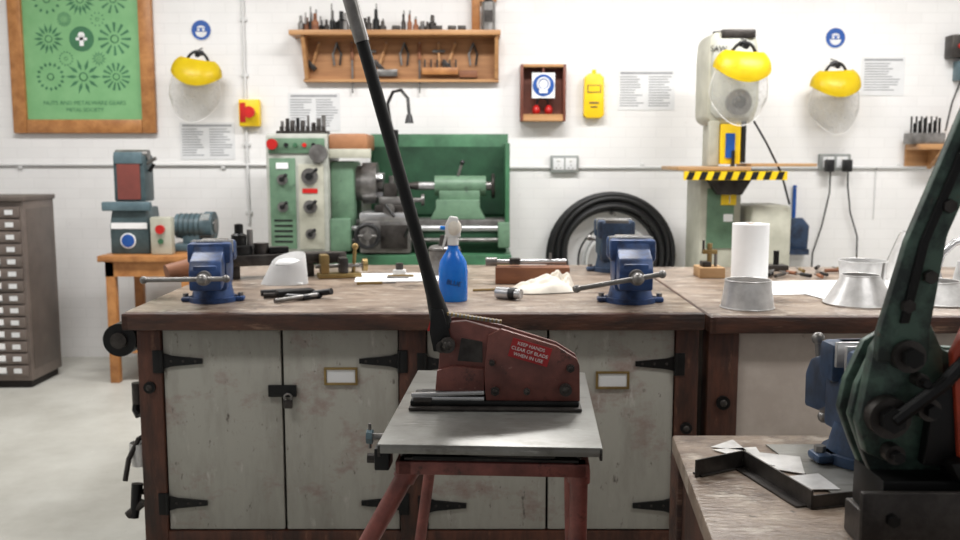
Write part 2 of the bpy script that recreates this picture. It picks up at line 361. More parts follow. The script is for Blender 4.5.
b.tube([hp(.205),hp(.24),hp(.30),hp(.36)],[.026,.027,.02,.017],M_blk,seg=16)
b.cyl(hp(.35),hp(.945),.0165,M_blk,seg=20)
b.cyl(hp(.94),hp(1.18),.019,M_steel,seg=20);b.sph(hp(1.18),.019,M_steel)
b.poly([(-.19,.20),(-.155,.20),(-.145,.24),(-.165,.285),(-.175,.25)],-.006,.006,M_redb)
b.cyl((-.205,0,.035),(-.15,0,.035),.01,M_steel,seg=10)
b.box((-.2,0,.022),(.05,.09,.02),M_dsteel,bev=.003)
b.fin('bench_shear',loc=(.052,2.40,.8515),rot=(0,0,-.03))

# ---------- foreground bench
b=B()
q=[(.489,2.31),(1.9,2.31),(1.9,1.0),(.368,1.0)]
b.poly(q,.755,.80,M_top,'xy',bev=.006)
q2=[(.505,2.29),(1.88,2.29),(1.88,1.02),(.39,1.02)]
b.poly(q2,.1,.755,M_post,'xy')
for x,y in((.53,2.26),(1.85,2.26),(1.85,1.05),(.43,1.05)):b.box((x,y,.38),(.09,.09,.76),M_rim,bev=.006)
b.fin('metalwork_table',(1.1,1.65,0))
vise(M_dblue,1.45,o=.0,L=.085).fin('bench_vise',loc=(.905,2.10,.806),rot=(0,0,pi+.1),scale=1.22)
def strip(b,p,q,h,t,m,z=.80):
    p=Vector((*p,0));q=Vector((*q,0));d=q-p;a=math.atan2(d.y,d.x)
    b.box(((p.x+q.x)/2,(p.y+q.y)/2,z+h/2),(d.length,t,h),m,rot=(0,0,a))
    b.box(((p.x+q.x)/2-math.sin(a)*-.015,(p.y+q.y)/2+.012,z+.002),(d.length,.03,.004),m,rot=(0,0,a))
b=B();strip(b,(.475,1.99),(.60,2.06),.04,.004,M_dsteel);strip(b,(.60,2.06),(.665,1.80),.04,.004,M_dsteel);strip(b,(.665,1.80),(.78,1.83),.03,.004,M_dsteel)
b.fin('angle_iron_bracket',(.6,2.0,.8))
b=B()
for pts,z in(([(.56,2.18),(.67,2.2),(.66,2.06)],.802),([(.64,2.16),(.75,2.12),(.72,2.0),(.65,2.04)],.804),([(.56,2.2),(.63,2.26),(.64,2.17)],.802),([(.60,2.1),(.66,2.13),(.67,2.05)],.8055),([(.67,1.98),(.75,2.0),(.76,1.90),(.69,1.90)],.805)):
    b.poly(pts,z,z+.0015,M_galv,'xy')
b.fin('sheet_metal_offcuts',(.65,2.12,.8))
B().poly([(.70,2.22),(1.35,2.22),(1.4,1.76),(.75,1.76)],.801,.804,M_plate,'xy').fin('steel_sheet',(1,2,.8))
# lever press
b=B();dx=.028
def px(pts):return[(x+dx,z) for x,z in pts]
b.bb(.61+dx,1.25,1.50,1.515,.80,.945,M_dsteel,bev=.004)
b.bb(.66+dx,1.25,1.515,1.70,.80,.865,M_dsteel,bev=.006)
b.bb(.67+dx,1.2,1.56,1.69,.865,.945,M_blk,bev=.004)
for x in(.66,.9,1.0):b.cyl((x+dx,1.50,.90),(x+dx,1.488,.90),.011,M_blk,seg=6)
pl=px([(.70,.88),(.655,.98),(.63,1.045),(.64,1.10),(.67,1.17),(.72,1.20),(.80,1.16),(.95,1.15),(1.05,1.05),(1.07,.88)])
b.poly(pl,1.62,1.64,M_fgreen,bev=.004);b.poly(pl,1.67,1.69,M_fgreen,bev=.004)
b.poly(px([(.634,1.04),(.655,1.17),(.69,1.23),(.745,1.23),(.775,1.17),(.79,1.02),(.77,.975),(.70,.965),(.65,.985)]),1.59,1.62,M_fgreen,bev=.005)
lev=px([(.655,1.15),(.655,1.20),(.695,1.36),(.785,1.60),(.90,1.90),(.97,1.90),(.855,1.60),(.765,1.37),(.745,1.21),(.745,1.15)])
b.poly(lev,1.575,1.598,M_fgreen,bev=.006)
b.poly(px([(.688,1.22),(.715,1.36),(.805,1.60),(.917,1.90),(.93,1.90),(.82,1.60),(.73,1.36),(.703,1.22)]),1.566,1.576,M_blk,bev=.002)
for x,z in((.735,1.3),(.76,1.42),(.70,1.25)):b.cyl((x+dx,1.576,z),(x+dx,1.562,z),.012,M_dsteel,seg=6)
b.poly(px([(.80,.955),(.775,1.17),(.80,1.23),(.84,1.20),(.84,.955)]),1.555,1.575,M_orange,bev=.003)
b.poly(px([(.74,.97),(.75,1.08),(.78,1.13),(.80,1.13),(.80,.97)]),1.565,1.59,M_blk,bev=.004)
b.poly(px([(.83,.945),(.82,1.13),(.86,1.22),(.93,1.22),(1.0,1.1),(1.0,.945)]),1.565,1.585,M_fgreen,bev=.004)
for x,z,r in((.706,1.163,.028),(.678,1.055,.036),(.745,1.07,.02),(.82,1.17,.018),(.82,.99,.018),(.69,.99,.017),(.89,1.13,.02),(.73,1.12,.012)):
    x+=dx;b.cyl((x,1.6,z),(x,1.562,z),r,M_dsteel,seg=24);b.cyl((x,1.562,z),(x,1.545,z),r*.62,M_blk,seg=6)
b.tube([(.678+dx,1.55,1.055),(.76+dx,1.55,1.12),(.88+dx,1.55,1.26)],.012,M_blk)
b.poly(px([(.79,.945),(.77,.985),(.88,1.0),(1.0,.98),(1.0,.945)]),1.53,1.6,M_blk,bev=.005)
b.fin('lever_press',(.9,1.6,.8))

# ---------- bench top items (front bench, top .944)
Z=.9445
b=B()
b.lathe([(0,0),(.052,0),(.056,.006),(.057,.12),(.052,.155),(.034,.185),(.021,.205),(.019,.225),(0,.226)],M_liq,seg=32,sc=(1,.8,1))
b.cyl((0,0,.22),(0,0,.25),.022,M_white,seg=20)
b.poly([(-.03,.25),(.03,.25),(.026,.29),(.018,.328),(-.012,.332),(-.03,.30)],-.014,.014,M_white,bev=.004)
b.cyl((-.028,0,.285),(-.05,0,.287),.008,M_liq,seg=10)
b.poly([(-.03,.262),(-.018,.262),(-.036,.205),(-.044,.208)],-.007,.007,M_white,bev=.002)
b.sph((.004,0,.285),.03,M_cloth,(1,.8,1.25),12)
b.text('BLUE',.026,(.004,-.047,.075),M_dblue,rot=(pi/2,.2,0))
b.fin('spray_bottle',loc=(-.105,3.62,Z),scale=1.0)
b=B();b.lathe([(0,0),(.075,0),(.075,.13),(.07,.135),(.06,.14),(0,.14)],M_steel);b.cyl((0,0,.14),(0,0,.19),.03,M_dsteel,r2=.02);b.ring((.0,0,.12),.077,.004,M_dsteel,'z')
b.fin('oil_can',loc=(-.17,4.45,Z))
b=B();b.bb(-.165,.165,-.05,.05,0,.075,M_block,bev=.004);b.fin('wood_block',loc=(.235,4.15,Z),rot=(0,0,-.05))
b=B();b.cyl((-.19,0,.012),(.17,0,.012),.011,M_bright);b.cyl((-.19,0,.012),(-.14,0,.012),.02,M_steel);b.box((-.06,0,.014),(.05,.05,.028),M_dsteel,bev=.004)
b.cyl((.1,.0,.012),(.1,0,.05),.006,M_steel)
b.fin('height_gauge',loc=(.215,4.15,Z+.0835),rot=(0,0,.04))
def rag(name,loc,rx,ry,h,seed,n=72):
    b=B()
    def f(u,v):
        a=2*pi*u;r=v
        p=Vector((math.cos(a)*r*1.6,math.sin(a)*r*1.6,seed))
        e=1+.35*noise.noise(Vector((math.cos(a)*1.2,math.sin(a)*1.2,seed+3)))
        k=.5+.9*noise.noise(p*.9)+.45*noise.noise(p*2.1+Vector((5,0,0)))
        z=h*(1-r**2.4)*max(.15,.6+k)+.004
        return(rx*r*e*math.cos(a),ry*r*e*math.sin(a),max(.001,z))
    b.grid(f,n,28,M_cloth);return b.fin(name,loc=loc)
rag('cleaning_rag',(.26,3.90,Z),.15,.10,.04,3.3)
rag('cleaning_rag',(.345,4.0,Z),.06,.06,.055,8.1)
b=B();b.lathe([(0,0),(.02,0),(.024,.004),(.024,.075),(.02,.08),(.02,.11),(0,.112)],M_bright,rot=(0,pi/2,0),c=(0,0,.0245));b.cyl((.06,0,.0245),(.085,0,.0245),.0245,M_blkp)
b.fin('aerosol_tin',loc=(.065,3.68,Z),rot=(0,0,-.5))
b=B();b.cyl((0,0,.006),(.14,.03,.006),.005,M_brass,seg=8);b.cyl((.14,.03,.006),(.16,.034,.006),.005,M_blkp,r2=.001,seg=8);b.fin('pencil',loc=(-.03,3.87,Z))
b=B();b.grid(lambda u,v:((.105-.03*v)*math.cos(pi*2*u)+.02*v,.08*(1-.4*v)*math.sin(pi*2*u),.001+.14*v*(.8+.2*math.cos(2*pi*u-1))),32,8,M_sheetp,.003)
b.bb(-.02,.09,-.06,.06,0,.01,M_white,bev=.003);b.sph((.02,0,.09),.06,M_sheetp,(1,.8,.4))
b.fin('dust_mask',loc=(-.87,4.12,Z))
b=B()
b.tube([(-.15,.05,.012),(-.05,.09,.013),(.06,.06,.015),(.10,-.01,.012),(.05,-.07,.012),(-.03,-.045,.012)],.012,M_blkp)
b.box((-.0,-.0,.019),(.15,.06,.03),M_blk,rot=(0,0,.5),bev=.008)
b.cyl((-.05,-.15,.010),(.09,-.03,.016),.009,M_steel);b.cyl((.07,.01,.014),(.15,-.03,.03),.013,M_blkp);b.cyl((-.12,-.03,.012),(0,0,.012),.011,M_dsteel)
b.fin('pliers',loc=(-.74,3.70,Z))
b=B()
b.bb(-.09,.09,-.04,.04,0,.02,M_brass,bev=.004);b.bb(-.08,-.045,-.035,.035,.02,.10,M_brass,bev=.005);b.bb(.0,.035,-.035,.035,.02,.085,M_dsteel,bev=.005)
b.cyl((-.1,0,.05),(.1,0,.05),.009,M_steel);b.cyl((.1,0,.05),(.12,0,.05),.028,M_brass);b.cyl((.06,.0,.0),(.07,0,.13),.008,M_brass,seg=8);b.sph((.07,0,.13),.015,M_brass,seg=10)
b.fin('machine_vise',loc=(-.66,4.34,Z),rot=(0,0,.3),scale=1.1)
b=B();b.box((0,0,.002),(.40,.30,.003),M_sheetp,rot=(0,0,.1));b.fin('drawing_sheet',loc=(-.38,4.33,Z))
b=B();b.bb(-.05,.05,-.008,.008,0,.008,M_steel);b.cyl((-.05,.03,.006),(.07,.05,.006),.006,M_brass,seg=8);b.box((.0,.09,.015),(.06,.05,.03),M_white,bev=.004);b.cyl((0,.09,.03),(0,.09,.06),.018,M_dsteel)
b.fin('marking_tools',loc=(-.38,4.28,Z+.004))
b=B();b.cyl((-.05,0,.01),(.06,.02,.01),.007,M_brass,seg=8);b.cyl((.06,.02,.01),(.12,.03,.01),.004,M_steel,seg=8);b.fin('screwdriver',loc=(-.49,4.05,Z))
b=B()
b.poly([(-.1,-.08),(-.1,.08),(.48,.04),(.52,0),(.48,-.04)],.06,.11,M_dsteel,'xy',bev=.005)
b.cyl((-.30,-.09,.042),(-.1,-.02,.085),.04,M_block);b.cyl((-.11,-.02,.08),(-.02,0,.08),.05,M_dsteel)
b.bb(-.06,.02,-.05,.05,0,.07,M_dsteel,bev=.005);b.bb(.3,.36,-.04,.04,0,.07,M_dsteel,bev=.005)
b.lathe([(0,.1),(.06,.1),(.06,.15),(.035,.155),(.035,.2),(.02,.21),(.02,.25),(0,.255)],M_blk,c=(.02,0,0))
b.cyl((.12,.01,.1),(.12,.01,.16),.035,M_dsteel);b.cyl((.07,0,.1),(.07,0,.225),.014,M_steel)
b.box((.2,0,.125),(.09,.05,.035),M_blk,bev=.006)
b.fin('stake_anvil',loc=(-1.14,4.32,Z),rot=(0,0,.28))
# things on left end
b=B()
b.cyl((-1.335,3.40,.83),(-1.335,3.46,.83),.062,M_blk,seg=28);b.cyl((-1.335,3.385,.83),(-1.335,3.40,.83),.03,M_dsteel)
b.bb(-1.345,-1.268,3.46,3.52,.78,.86,M_blk,bev=.005)
b.fin('bench_screw_handwheel',(-1.30,3.45,.83))
b=B()
b.tube([(-1.268,3.5,.64),(-1.295,3.5,.64),(-1.305,3.48,.60),(-1.305,3.46,.55),(-1.29,3.45,.53)],.018,M_blk)
b.cyl((-1.292,3.44,.66),(-1.292,3.44,.58),.02,M_dsteel);b.fin('iron_hook',(-1.28,3.47,.6))
b=B()
b.lathe([(0,0),(.032,0),(.04,.06),(.038,.09),(.035,.09),(.03,.02),(0,.02)],M_galv,c=(-1.315,3.5,.32));b.tube([(-1.268,3.5,.45),(-1.31,3.48,.43),(-1.34,3.45,.36),(-1.35,3.43,.28)],.01,M_dsteel)
b.cyl((-1.268,3.5,.4),(-1.31,3.5,.4),.01,M_dsteel)
b.fin('hanging_tin',(-1.3,3.5,.35))
b=B();b.cyl((-1.268,3.48,.22),(-1.33,3.48,.22),.012,M_dsteel);b.cyl((-1.315,3.46,.26),(-1.325,3.44,.13),.022,M_blk,r2=.016);b.cyl((-1.35,3.44,.14),(-1.29,3.45,.19),.016,M_dsteel);b.fin('hanging_clamp',(-1.29,3.47,.2))

# ---------- right bench items (top .934)
Z=.9345
b=B();b.cyl((0,0,0),(0,0,.265),.083,M_sheetp,seg=40);b.cyl((0,0,.263),(0,0,.267),.022,M_brown,seg=20);b.fin('paper_towel_roll',loc=(1.25,4.3,Z))
def cone(name,loc,r0,r1,h,rot=(0,0,0)):
    b=B();b.lathe([(r0-.002,0),(r1-.002,h),(r1,h),(r0,0),(r0-.002,0)],M_galv,seg=40);b.ring((0,0,h),r1,.0025,M_galv,'z');b.ring((0,0,.0025),r0,.0025,M_galv,'z')
    b.box(((r0+r1)/2+.001,0,h/2),(.003,.012,h*1.0),M_steel,rot=(0,math.atan2(r1-r0,h),0));return b.fin(name,loc=loc,rot=rot)
cone('sheet_metal_ring',(1.02,3.52,Z),.1,.085,.105,(0,0,1.2))
cone('sheet_metal_cone',(1.48,3.60,Z+.004),.135,.07,.11,(0,0,1))
cone('sheet_metal_ring',(1.66,4.02,Z+.004),.09,.10,.12,(0,0,-1))
cone('sheet_metal_cone',(1.80,3.66,Z+.004),.17,.09,.08,(0,0,2.6))
cone('sheet_metal_cone',(2.02,4.35,Z+.004),.13,.05,.22,(0,0,2.6))
b=B();b.bb(-.06,.06,-.07,.07,0,.05,M_ply,bev=.003);b.cyl((-.0,0,.05),(0,0,.16),.012,M_brass);b.cyl((.03,0,.05),(.03,0,.13),.008,M_steel);b.box((0,0,.12),(.07,.03,.02),M_brass,bev=.003);b.bb(-.04,.0,-.04,.03,.05,.075,M_dsteel,bev=.003);b.cyl((-.03,0,.12),(-.03,0,.175),.006,M_dsteel)
b.fin('drill_stand',loc=(1.10,4.45,Z))
b=B()
for c,s,r in(((0,0,.001),(.6,.42,.001),.1),((.5,.0,.0022),(.5,.42,.001),-.12),((.15,-.3,.0034),(.55,.30,.001),.2),((.7,-.3,.0034),(.4,.3,.001),-.3)):b.box(c,s,M_sheetp,rot=(0,0,r))
b.fin('drawing_sheets',loc=(1.50,4.08,Z))
b=B()
for i in range(18):
    x=random.uniform(-.3,.65);y=random.uniform(-.1,.3);a=random.uniform(0,3);L=random.uniform(.06,.14)
    dx_,dy=math.cos(a)*L,math.sin(a)*L
    b.cyl((x,y,.009),(x+dx_,y+dy,.009),.009,random.choice([M_blkp,M_dsteel,M_brass,M_block]),seg=8);b.cyl((x+dx_,y+dy,.009),(x+dx_*1.8,y+dy*1.8,.007),.004,M_steel,seg=8)
b.fin('hand_tools',loc=(1.55,4.4,Z+.006))
b=B();b.bb(-.1,.1,-.05,.05,0,.03,M_dsteel,bev=.004);b.cyl((-.06,0,.03),(-.06,0,.08),.02,M_steel);b.cyl((.05,0,.03),(.05,0,.1),.014,M_blk);b.fin('small_fixture',loc=(1.45,4.7,Z))
b=B();b.tube([(-.08,0,.02),(-.10,0,.08),(-.08,0,.15),(-.03,0,.20),(.05,0,.22),(.12,0,.21)],.016,M_bright,seg=12);b.cyl((-.08,0,0),(-.08,0,.03),.05,M_bright);b.cyl((.02,0,0),(.02,0,.12),.05,M_galv,r2=.03)
b.fin('polished_handle',loc=(2.07,4.0,Z+.004))

# ---------- drawer cabinet
b=B()
x0,x1,yf,yb,h=-3.85,-2.93,5.98,6.42,1.235
b.bb(x0,x1,yf+.01,yb,.05,h,M_cab,bev=.005);b.bb(x0+.02,x1-.02,yf+.03,yb-.02,0,.05,M_dark)
b.bb(x0-.01,x1+.01,yf-.01,yb+.01,h-.01,h+.02,M_cab2,bev=.004)
n=14;dh=(h-.12)/n
for i in range(n):
    z=.08+i*dh
    for c0,c1 in((x0+.02,(x0+x1)/2-.008),((x0+x1)/2+.008,x1-.02)):
        b.bb(c0,c1,yf-.008,yf+.012,z+.006,z+dh-.006,M_cab,bev=.003)
        xm=(c0+c1)/2
        b.box((xm+.02,yf-.011,z+dh*.55),(.11,.006,.036),M_sheetp);b.box((xm+.02,yf-.012,z+dh*.25),(.13,.014,.008),M_steel,bev=.002);b.box((xm+.15,yf-.011,z+dh*.5),(.05,.006,.03),M_paper);b.cyl((xm-.12,yf-.008,z+dh*.5),(xm-.12,yf-.028,z+dh*.5),.008,M_steel,seg=10)
b.bb(x1-.004,x1+.004,yf+.04,yb-.04,.12,h-.06,M_cab2,bev=.002)
b.fin('drawer_cabinet',(-3.4,6.2,0))

# ---------- small table + linisher + grinder
b=B()
b.bb(-2.52,-1.88,6.1,6.72,.82,.86,M_oak,bev=.005)
for x in(-2.45,-1.95):
    for y in(6.16,6.66):b.bb(x-.03,x+.03,y-.03,y+.03,0,.82,M_oak,bev=.004)
b.bb(-2.48,-1.92,6.13,6.15,.72,.82,M_oak);b.bb(-2.48,-2.46,6.13,6.69,.72,.82,M_oak)
b.bb(-2.46,-1.93,6.15,6.68,.2,.225,M_oak)
b.fin('wooden_table',(-2.3,6.4,0))
b=B()
b.poly([(-.13,0),(.13,0),(.13,.14),(.11,.31),(-.11,.31),(-.13,.2)],-.13,.13,M_teal,bev=.01)
b.bb(-.17,.15,-.16,-.1,.29,.35,M_tealb,bev=.008)
b.bb(-.1,.11,-.11,.07,.35,.66,M_teal,bev=.012)
b.bb(-.07,.08,-.122,-.10,.365,.60,M_brownr)
b.bb(-.09,.10,-.125,-.1,.60,.68,M_tealb,bev=.01);b.cyl((-.1,-.04,.66),(.12,-.04,.66),.035,M_steel);b.cyl((.12,-.04,.55),(.15,-.04,.60),.012,M_blk)
b.cyl((.1,-.05,.6),(.17,-.05,.64),.012,M_steel)
b.cyl((-.01,-.128,.09),(-.01,-.136,.09),.052,M_sheetp,seg=28);b.cyl((-.01,-.136,.09),(-.01,-.14,.09),.043,M_sblue,seg=28)
b.bb(-.18,-.10,-.1,.05,.30,.325,M_steel,bev=.003)
b.bb(-.12,.12,-.135,-.13,.17,.21,M_sheetp)
b.fin('belt_sander',loc=(-2.345,6.36,.8605))
b=B()
b.bb(-.12,.12,-.1,.1,0,.05,M_tealb,bev=.008);b.bb(-.05,.07,-.06,.06,.05,.12,M_tealb,bev=.01)
b.cyl((-.10,0,.17),(.10,0,.17),.085,M_tealb,seg=28);b.cyl((.10,0,.17),(.16,0,.17),.10,M_tealb,seg=28);b.cyl((.16,0,.17),(.17,0,.17),.05,M_steel);b.cyl((-.10,0,.17),(-.13,0,.17),.06,M_steel)
for i in range(5):b.ring((-.07+i*.035,0,.17),.086,.005,M_teal,'x')
b.bb(.10,.18,-.17,-.08,.10,.115,M_dsteel);b.box((.13,-.13,.24),(.06,.07,.006),M_clear,rot=(.6,0,0))
b.fin('bench_grinder',loc=(-2.01,6.5,.8605))
b=B();b.bb(-.07,.07,-.04,.04,0,.25,M_cream,bev=.01);b.cyl((.0,-.04,.17),(0,-.06,.17),.03,M_redb);b.cyl((0,-.04,.09),(0,-.052,.09),.018,M_mgreen);b.fin('switch_box',loc=(-2.12,6.22,.8605))

# ---------- lathe machine
b=B();f=6.2
b.bb(-1.36,.2,f+.0,f+.55,0,.62,M_mgreen,bev=.01);b.bb(-1.42,.26,f-.05,f+.6,.62,.70,M_mgreend,bev=.01)
b.bb(-1.25,.21,f+.05,f+.5,.70,.86,M_mgreen,bev=.01)
b.bb(-.95,.18,f+.15,f+.42,.86,1.04,M_mgreend,bev=.006)
b.bb(-1.41,-1.0,f-.02,f+.5,.86,1.66,M_lgrey,bev=.02)
b.bb(-1.385,-1.215,f-.03,f-.018,.90,1.50,M_mlight,bev=.003);b.bb(-1.195,-1.03,f-.03,f-.018,.90,1.46,M_cream,bev=.003)
b.bb(-1.39,-1.02,f-.03,f-.018,1.53,1.63,M_mlight,bev=.003)
b.cyl((-1.36,f-.03,1.59),(-1.36,f-.06,1.59),.035,M_redb,seg=20);
for i in range(4):b.cyl((-1.27+i*.06,f-.03,1.585),(-1.27+i*.06,f-.045,1.585),.014,[M_blkp,M_mgreen,M_redb,M_blkp][i],seg=12)
for x,z,r in((-1.12,1.38,.055),(-1.12,1.18,.045),(-1.30,1.36,.035),(-1.30,1.18,.035),(-1.12,1.0,.035)):
    b.cyl((x,f-.03,z),(x,f-.045,z),r,M_steel,seg=24);b.cyl((x,f-.045,z),(x,f-.07,z),r*.45,M_blkp,seg=16);b.cyl((x,f-.065,z),(x+r*.9,f-.08,z+r*.8),.007,M_blkp,seg=8);b.sph((x+r*.9,f-.08,z+r*.8),.013,M_blkp,seg=8)
for i in range(5):b.box((-1.30,f-.031,.95+i*.035),(.12,.004,.012),M_blkp)
b.box((-1.12,f-.033,1.285),(.10,.003,.03),M_redb);b.box((-1.3,f-.033,1.45),(.08,.003,.04),M_sheetp)
b.cyl((-1.06,f-.02,1.53),(-1.06,f-.05,1.53),.06,M_steel,seg=24)
b.bb(-1.0,-.84,f+.05,f+.45,1.04,1.48,M_mlight,bev=.02)
b.cyl((-.84,f+.22,1.33),(-.80,f+.22,1.33),.12,M_steel,seg=32);b.cyl((-.80,f+.22,1.33),(-.70,f+.22,1.33),.14,M_steel,seg=32);b.cyl((-.70,f+.22,1.33),(-.66,f+.22,1.33),.06,M_steel,seg=24)
for a in(0.5,2.6,4.7):b.box((-.69,f+.22+math.cos(a)*.08,1.33+math.sin(a)*.08),(.06,.04,.05),M_bright,rot=(a,0,0),bev=.004)
b.bb(-1.0,-.74,f+.0,f+.42,1.55,1.66,M_brown,bev=.02);b.bb(-1.0,-.72,f+.0,f+.03,1.50,1.56,M_cream,bev=.004)
b.bb(-.78,.20,f+.50,f+.52,.98,1.67,M_mgreen,bev=.004);b.bb(-.76,.18,f+.49,f+.5,1.10,1.58,M_mgreend);b.bb(.17,.20,f+.1,f+.5,.98,1.6,M_mgreen,bev=.004)
b.bb(-.98,.17,f+.12,f+.2,1.04,1.085,M_steel,bev=.004);b.bb(-.98,.17,f+.32,f+.4,1.04,1.085,M_steel,bev=.004)
b.cyl((-1.0,f+.07,1.03),(.18,f+.07,1.03),.02,M_bright);b.cyl((-1.0,f+.07,.95),(.18,f+.07,.95),.016,M_steel);b.bb(.12,.2,f+.03,f+.14,.90,1.07,M_mlight,bev=.01)
b.bb(-1.0,-.86,f+.0,f+.14,.88,1.10,M_mlight,bev=.01)
b.bb(-.80,-.44,f-.02,f+.44,1.085,1.14,M_bright,bev=.008);b.bb(-.80,-.46,f-.02,f+.1,.87,1.09,M_steel,bev=.012);b.bb(-.66,-.48,f-.03,f-.02,.90,1.06,M_dsteel,bev=.004)
b.bb(-.70,-.50,f+.0,f+.35,1.14,1.19,M_dsteel,bev=.006);b.bb(-.68,-.52,f+.08,f+.3,1.19,1.24,M_steel,bev=.006);b.bb(-.65,-.56,f+.12,f+.22,1.24,1.33,M_dsteel,bev=.006);b.cyl((-.6,f+.17,1.33),(-.6,f+.17,1.38),.02,M_steel)
b.ring((-.74,f-.08,.99),.075,.016,M_blkp,'y');b.cyl((-.74,f-.09,.99),(-.74,f-.02,.99),.028,M_steel);b.cyl((-.81,f-.08,.99),(-.67,f-.08,.99),.01,M_steel);b.cyl((-.74,f-.08,.92),(-.74,f-.08,1.06),.01,M_steel)
b.cyl((-.60,f-.02,1.165),(-.60,f-.09,1.165),.035,M_steel);b.cyl((-.62,f-.09,1.2),(-.56,f-.12,1.12),.01,M_blkp);b.cyl((-.5,f-.02,.98),(-.46,f-.1,1.06),.012,M_blkp)
b.cyl((-.52,f+.19,1.215),(-.40,f+.19,1.215),.016,M_steel);b.cyl((-.4,f+.19,1.215),(-.38,f+.19,1.215),.04,M_steel)
b.poly([(-.34,1.085),(.04,1.085),(.0,1.16),(.0,1.22),(-.30,1.22),(-.30,1.16)],f+.12,f+.4,M_mlight,bev=.01)
b.cyl((-.31,f+.24,1.31),(.04,f+.24,1.31),.07,M_mlight,seg=28);b.bb(-.28,.0,f+.17,f+.31,1.2,1.28,M_mlight,bev=.01);b.cyl((-.42,f+.24,1.31),(-.31,f+.24,1.31),.028,M_bright);b.cyl((-.5,f+.24,1.31),(-.42,f+.24,1.31),.02,M_dsteel,r2=.03)
b.cyl((.04,f+.24,1.31),(.08,f+.24,1.31),.03,M_steel);b.ring((.09,f+.24,1.31),.075,.012,M_dsteel,'x');b.cyl((.09,f+.17,1.31),(.09,f+.31,1.31),.01,M_dsteel);b.cyl((.09,f+.24,1.24),(.09,f+.24,1.38),.01,M_dsteel)
b.cyl((-.15,f+.22,1.38),(-.12,f+.2,1.47),.01,M_steel);b.sph((-.12,f+.2,1.47),.018,M_blkp,seg=10)
b.bb(-.98,.21,f-.03,f+.04,.70,.86,M_mgreen,bev=.006)
b.cyl((-.60,f+.5,1.6),(-.60,f+.5,1.7),.02,M_blkp)
b.tube([(-.62,f+.5,1.68),(-.64,f+.48,1.78),(-.65,f+.46,1.88),(-.61,f+.44,1.96),(-.55,f+.4,1.97),(-.50,f+.36,1.91),(-.49,f+.34,1.80)],.012,M_blkp)
b.lathe([(.016,0),(.022,-.02),(.032,-.06),(.028,-.06),(.016,-.01)],M_blkp,c=(-.49,f+.34,1.80));
b.fin('metal_lathe',(-.6,6.45,0))
b=B();random.seed(3)
b.bb(-.17,.17,-.06,.06,0,.02,M_dsteel)
for i in range(9):
    x=-.14+i*.035;h=random.uniform(.05,.12);b.cyl((x,random.uniform(-.03,.03),.02),(x,0,.02+h),random.uniform(.008,.016),random.choice([M_blk,M_dsteel,M_steel]),seg=10)
    b.cyl((x,-.03,.02),(x,-.03,.05),.012,M_dsteel,seg=8)
b.fin('lathe_tool_rack',loc=(-1.19,6.35,1.661))

# ---------- band saw
b=B();f=6.12
b.bb(1.54,2.10,f+.05,f+.55,0,.62,M_cream,bev=.02)
b.bb(1.46,1.74,f+.1,f+.5,.62,1.36,M_cream,bev=.02)
b.bb(1.78,2.05,f+.0,f+.42,.62,1.19,M_cream,bev=.03)
b.bb(1.51,1.69,f+.09,f+.102,.9,1.3,M_mlight,bev=.01)
b.bb(1.60,1.70,f+.08,f+.09,1.19,1.27,M_yel);b.bb(1.62,1.68,f+.078,f+.09,1.08,1.13,M_sheetp)
b.bb(1.55,1.60,f+.2,f+.45,1.3,1.8,M_cream,bev=.01)
hd=[(1.48,1.76),(1.48,2.15),(1.49,2.27),(1.52,2.31),(1.72,2.31),(1.79,2.28),(1.82,2.15),(1.82,1.84),(1.78,1.72),(1.52,1.72)]
b.poly(hd,f+.05,f+.4,M_cream,bev=.02)
b.poly([(x*.86+.231,z*.86+.28) for x,z in hd],f+.035,f+.052,M_lgrey,bev=.004)
b.cyl((1.68,f+.04,1.86),(1.68,f+.02,1.86),.085,M_steel,seg=28);b.cyl((1.68,f+.02,1.86),(1.68,f+.0,1.86),.04,M_blkp)
b.cyl((1.57,f+.2,2.31),(1.57,f+.2,2.33),.03,M_blkp);b.bb(1.56,1.78,f+.03,f+.3,2.27,2.325,M_dsteel,bev=.01)
b.text('SAW',.05,(1.54,f+.03,2.2),M_blkp)
b.bb(1.57,1.70,f+.02,f+.12,1.46,1.72,M_yel,bev=.006);b.bb(1.60,1.66,f+.01,f+.02,1.5,1.66,M_sblue);b.bb(1.64,1.66,f+.0,f+.03,1.42,1.55,M_dsteel)
b.bb(1.50,1.565,f+.04,f+.1,1.45,1.74,M_cream,bev=.005);b.bb(1.71,1.74,f+.04,f+.1,1.47,1.74,M_blkp,bev=.004)
b.cyl((1.65,f+.06,1.2),(1.65,f+.06,1.74),.003,M_bright,seg=6)
b.bb(1.27,1.74,f-.1,f+.45,1.42,1.445,M_ply,bev=.003);b.bb(1.75,2.18,f-.05,f+.3,1.445,1.465,M_ply,bev=.003)
b.bb(1.31,1.97,f-.11,f-.08,1.36,1.415,M_yel)
for i in range(8):
    x=1.32+i*.082;b.poly([(x,1.362),(x+.04,1.362),(x+.03+.03,1.413),(x+.02,1.413)],f-.114,f-.109,M_blkp)
b.bb(1.45,1.9,f-.05,f+.4,1.36,1.42,M_dsteel,bev=.006);b.poly([(1.50,1.36),(1.78,1.36),(1.72,1.26),(1.56,1.26)],f+.02,f+.3,M_dsteel)
b.tube([(1.78,f+.02,1.74),(1.86,f,1.6),(1.96,f-.02,1.4),(2.02,f-.02,1.2)],.007,M_blkp)
b.fin('band_saw',(1.75,6.4,0))

